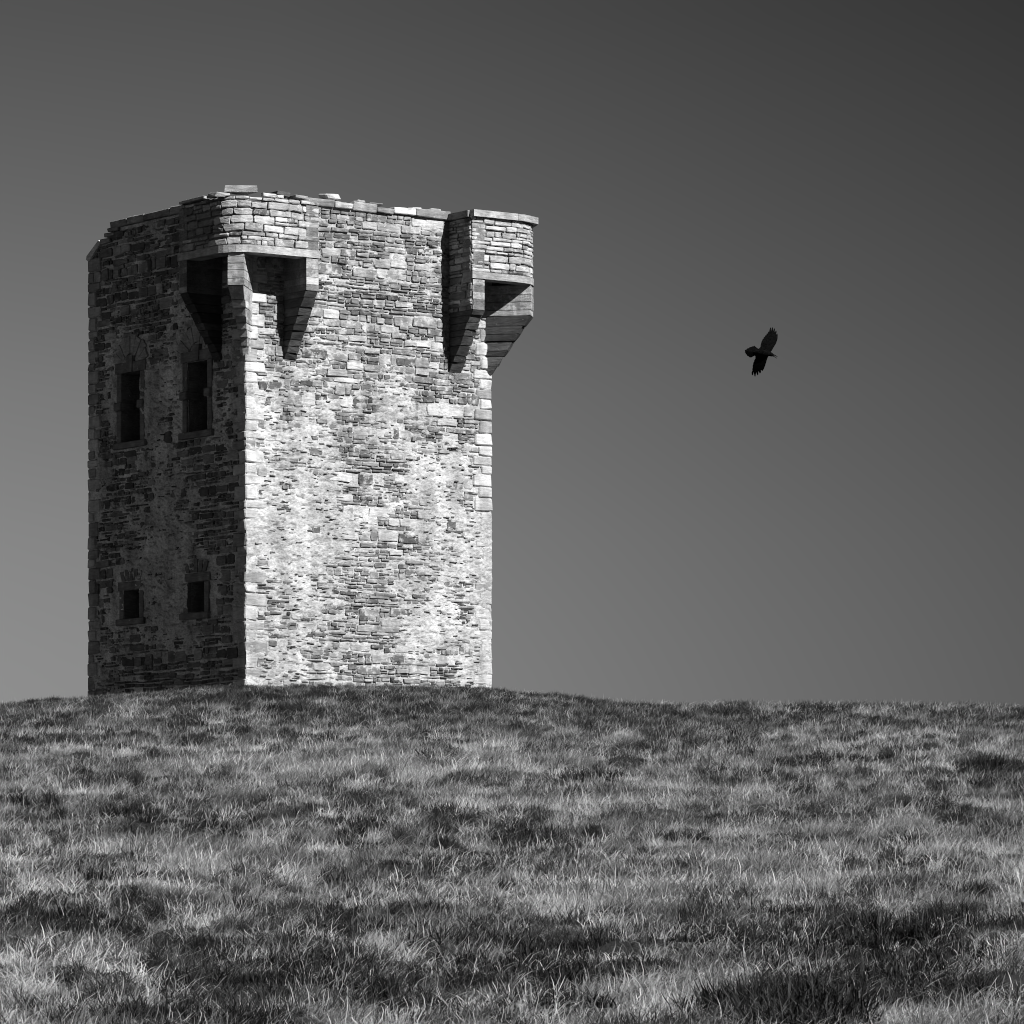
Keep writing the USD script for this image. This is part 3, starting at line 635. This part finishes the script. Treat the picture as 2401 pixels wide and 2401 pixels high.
for u, w in [(gr.uniform(-.3, WR + .3), -abs(gr.normal(.05, .22)) - .15) for _ in range(190)] + [(-abs(gr.normal(.05, .22)) - .15, gr.uniform(-.3, WL + .3)) for _ in range(150)]:
    p = T0 + u * dR + w * dL; pos.append(np.array([[p[0], p[1], float(ground(p[0], p[1]))]])); kinds.append(np.array([int(gr.choice([0, 1, 2, 3, 6, 8]))])); scl.append(np.array([gr.uniform(.6, 1.25)])); yaw.append(np.array([gr.normal(0, .8)]))
bx0, by0 = px_to_ground(1485, 1905)                          # a dark overgrown bank at the bottom right
for _ in range(60):
    x_, y_ = bx0 + gr.normal(0, .18), by0 + gr.normal(0, .45)
    pos.append(np.array([[x_, y_, float(ground(x_, y_))]])); kinds.append(np.array([7])); scl.append(np.array([gr.uniform(1.0, 1.6)])); yaw.append(np.array([gr.uniform(0, 6.28)]))
pos, kinds, scl, yaw = np.vstack(pos), np.concatenate(kinds), np.concatenate(scl), np.concatenate(yaw)
pi = UsdGeom.PointInstancer.Define(stage, "/World/grass")
protos = []
for k, (kind, n, rad, hgt, wid, lean, spread, bend, clump) in enumerate(PROTO):
    mname = {"mid": "green_tuft", "pale": "pale_tuft", "dark": "dark_tuft", "stalk": "dry_stalk_tuft", "straw": "straw_tuft"}[kind]
    protos.append(usdkit.mesh(stage, numbered("/World/grass/Prototypes", mname), blades(n, rad, hgt, wid, lean, spread, bend, 100 + k, 4 if kind != "stalk" else 5, clump, .30 if kind != "stalk" else .07), M_G[kind]).GetPath())
pi.CreatePrototypesRel().SetTargets(protos)
pi.CreateProtoIndicesAttr(Vt.IntArray.FromNumpy(kinds.astype(np.int32)))
pi.CreatePositionsAttr(Vt.Vec3fArray.FromNumpy(pos.astype(np.float32)))
pi.CreateScalesAttr(Vt.Vec3fArray.FromNumpy(np.repeat(scl[:, None], 3, 1).astype(np.float32)))
pi.CreateOrientationsAttr(Vt.QuathArray([Gf.Quath(float(math.cos(a / 2)), 0, 0, float(math.sin(a / 2))) for a in yaw]))
tag(pi, "long rough windswept grass covering the whole hillside", "grass", kind="stuff")

# ------------------------------------------------------------------ the bird
BD = 82.0
bd_dir = np.array([(1787 - 1200.5) / FPX, 1.0, (HORIZON - 826) / FPX]); B0 = bd_dir * BD + np.array([0, 0, EYE])
fwd = bd_dir / np.linalg.norm(bd_dir); rt = np.cross(fwd, [0, 0, 1]); rt /= np.linalg.norm(rt); upv = np.cross(rt, fwd)
S_ = 0.0828 * BD / FPX                       # metres per unit of the outline below
axis0, axis1 = np.array([470., 1010.]), np.array([1090., 1110.])
def bxyz(p, depth=0.0):
    p = np.asarray(p, float); return B0 + np.outer((p[:, 0] - 810) * S_, rt) + np.outer(-(p[:, 1] - 1040) * S_, upv) + np.outer(np.asarray(depth), fwd)
def lift(p):
    """How far the wings bend away from the onlooker, growing from the body to the tips."""
    ax = (axis1 - axis0) / np.linalg.norm(axis1 - axis0); d = np.abs((p - axis0) @ np.array([-ax[1], ax[0]])) * S_
    return 0.30 * d + 0.35 * d * d
up_wing = [(765, 850), (790, 745), (815, 700), (828, 660), (842, 668), (862, 606), (878, 616), (905, 556), (922, 566), (946, 506), (964, 520), (985, 452), (1004, 470), (1022, 400), (1044, 338), (1064, 350), (1074, 440), (1094, 344), (1116, 336), (1122, 446), (1150, 364), (1174, 382), (1168, 478), (1204, 426), (1222, 462), (1206, 540), (1242, 516), (1252, 560),
           (1248, 645), (1232, 712), (1200, 800), (1140, 895), (1080, 1000), (1020, 1070), (880, 1060), (740, 1010), (702, 950), (762, 890)]
lo_wing = [(645, 1050), (615, 1160), (618, 1215), (580, 1275), (586, 1290), (552, 1345), (560, 1362), (538, 1430), (548, 1448), (528, 1520), (538, 1540), (512, 1610), (518, 1672), (544, 1692), (574, 1590), (590, 1714), (622, 1722), (640, 1600), (676, 1692), (702, 1664), (700, 1570), (746, 1640), (778, 1606), (776, 1540), (822, 1570), (858, 1510), (890, 1430), (922, 1330), (952, 1230), (985, 1150), (900, 1060), (760, 1020)]
tail = [(760, 975), (650, 905), (588, 852), (556, 872), (530, 868), (500, 890), (460, 892), (432, 920), (392, 926), (366, 958), (318, 978), (330, 1010), (318, 1040), (346, 1062), (342, 1090), (376, 1104), (388, 1138), (430, 1154), (452, 1180), (498, 1186), (545, 1162), (585, 1136), (650, 1150), (760, 1110)]
def plate(poly, th0):
    """A thin feathered sheet with this outline, curved away from the onlooker towards its tip."""
    m = m3.CrossSection([np.array(poly, float)], m3.FillRule.NonZero).extrude(8.0).refine_to_length(45.0)
    def bend_(v):
        L = lift(v[:, :2]); th = th0 / (1 + 6 * L); return bxyz(v[:, :2], L - .012 + (v[:, 2] / 8 - .5) * th)
    return m.warp_batch(bend_)
def manif(t): return m3.Manifold(m3.Mesh(np.asarray(t.vertices, np.float32), np.asarray(t.faces, np.uint32)))
def ball(p, r, depth=0.0): 
    c = bxyz([p], [depth])[0]; return m3.Manifold.sphere(r, 20).translate(tuple(c))
def chain(ps): 
    out = m3.Manifold()
    for a_, b_ in zip(ps[:-1], ps[1:]): out += m3.Manifold.batch_hull([ball(*a_), ball(*b_)])
    return out
body = chain([((560, 1030), .018), ((700, 1045), .040), ((830, 1060), .055), ((950, 1075), .050), ((1030, 1085), .036), ((1075, 1108), .032), ((1110, 1125), .020)])
solid = body
for pl_, th in ((up_wing, .022), (lo_wing, .022), (tail, .012)):
    mm = plate(pl_, th)
    if mm.volume() < 0: mm = mm.mirror((0, 0, 0))
    solid = solid + mm
M_BIRD = usdkit.material(stage, "/World/Looks/black_feathers", {"n": ("noise_texture", {"scale": 40.0, "detail": 3.0}), "geo": ("geometry", {}), "r": ("rgb_ramp", {"ramp": [(0.3, (.0015, .0015, .0015)), (0.7, (.005, .005, .005))]}),
    "p": ("diffuse_bsdf", {"roughness": 0.6})}, [("geo.position", "n.vector"), ("n.fac", "r.fac"), ("r.color", "p.color")], surface="p.BSDF")
bird = UsdGeom.Xform.Define(stage, numbered("/World", "bird"))
tag(bird, "black crow-like bird flying with spread wings and open beak right of the tower", "bird")
obj("body", solid, M_BIRD, bird)
for nm, pts in (("upper_beak", [((1105, 1100), .011), ((1175, 1130), .008), ((1245, 1172), .003)]), ("lower_beak", [((1100, 1135), .009), ((1165, 1172), .006), ((1228, 1214), .003)])):
    obj(nm, chain(pts), M_BIRD, bird)
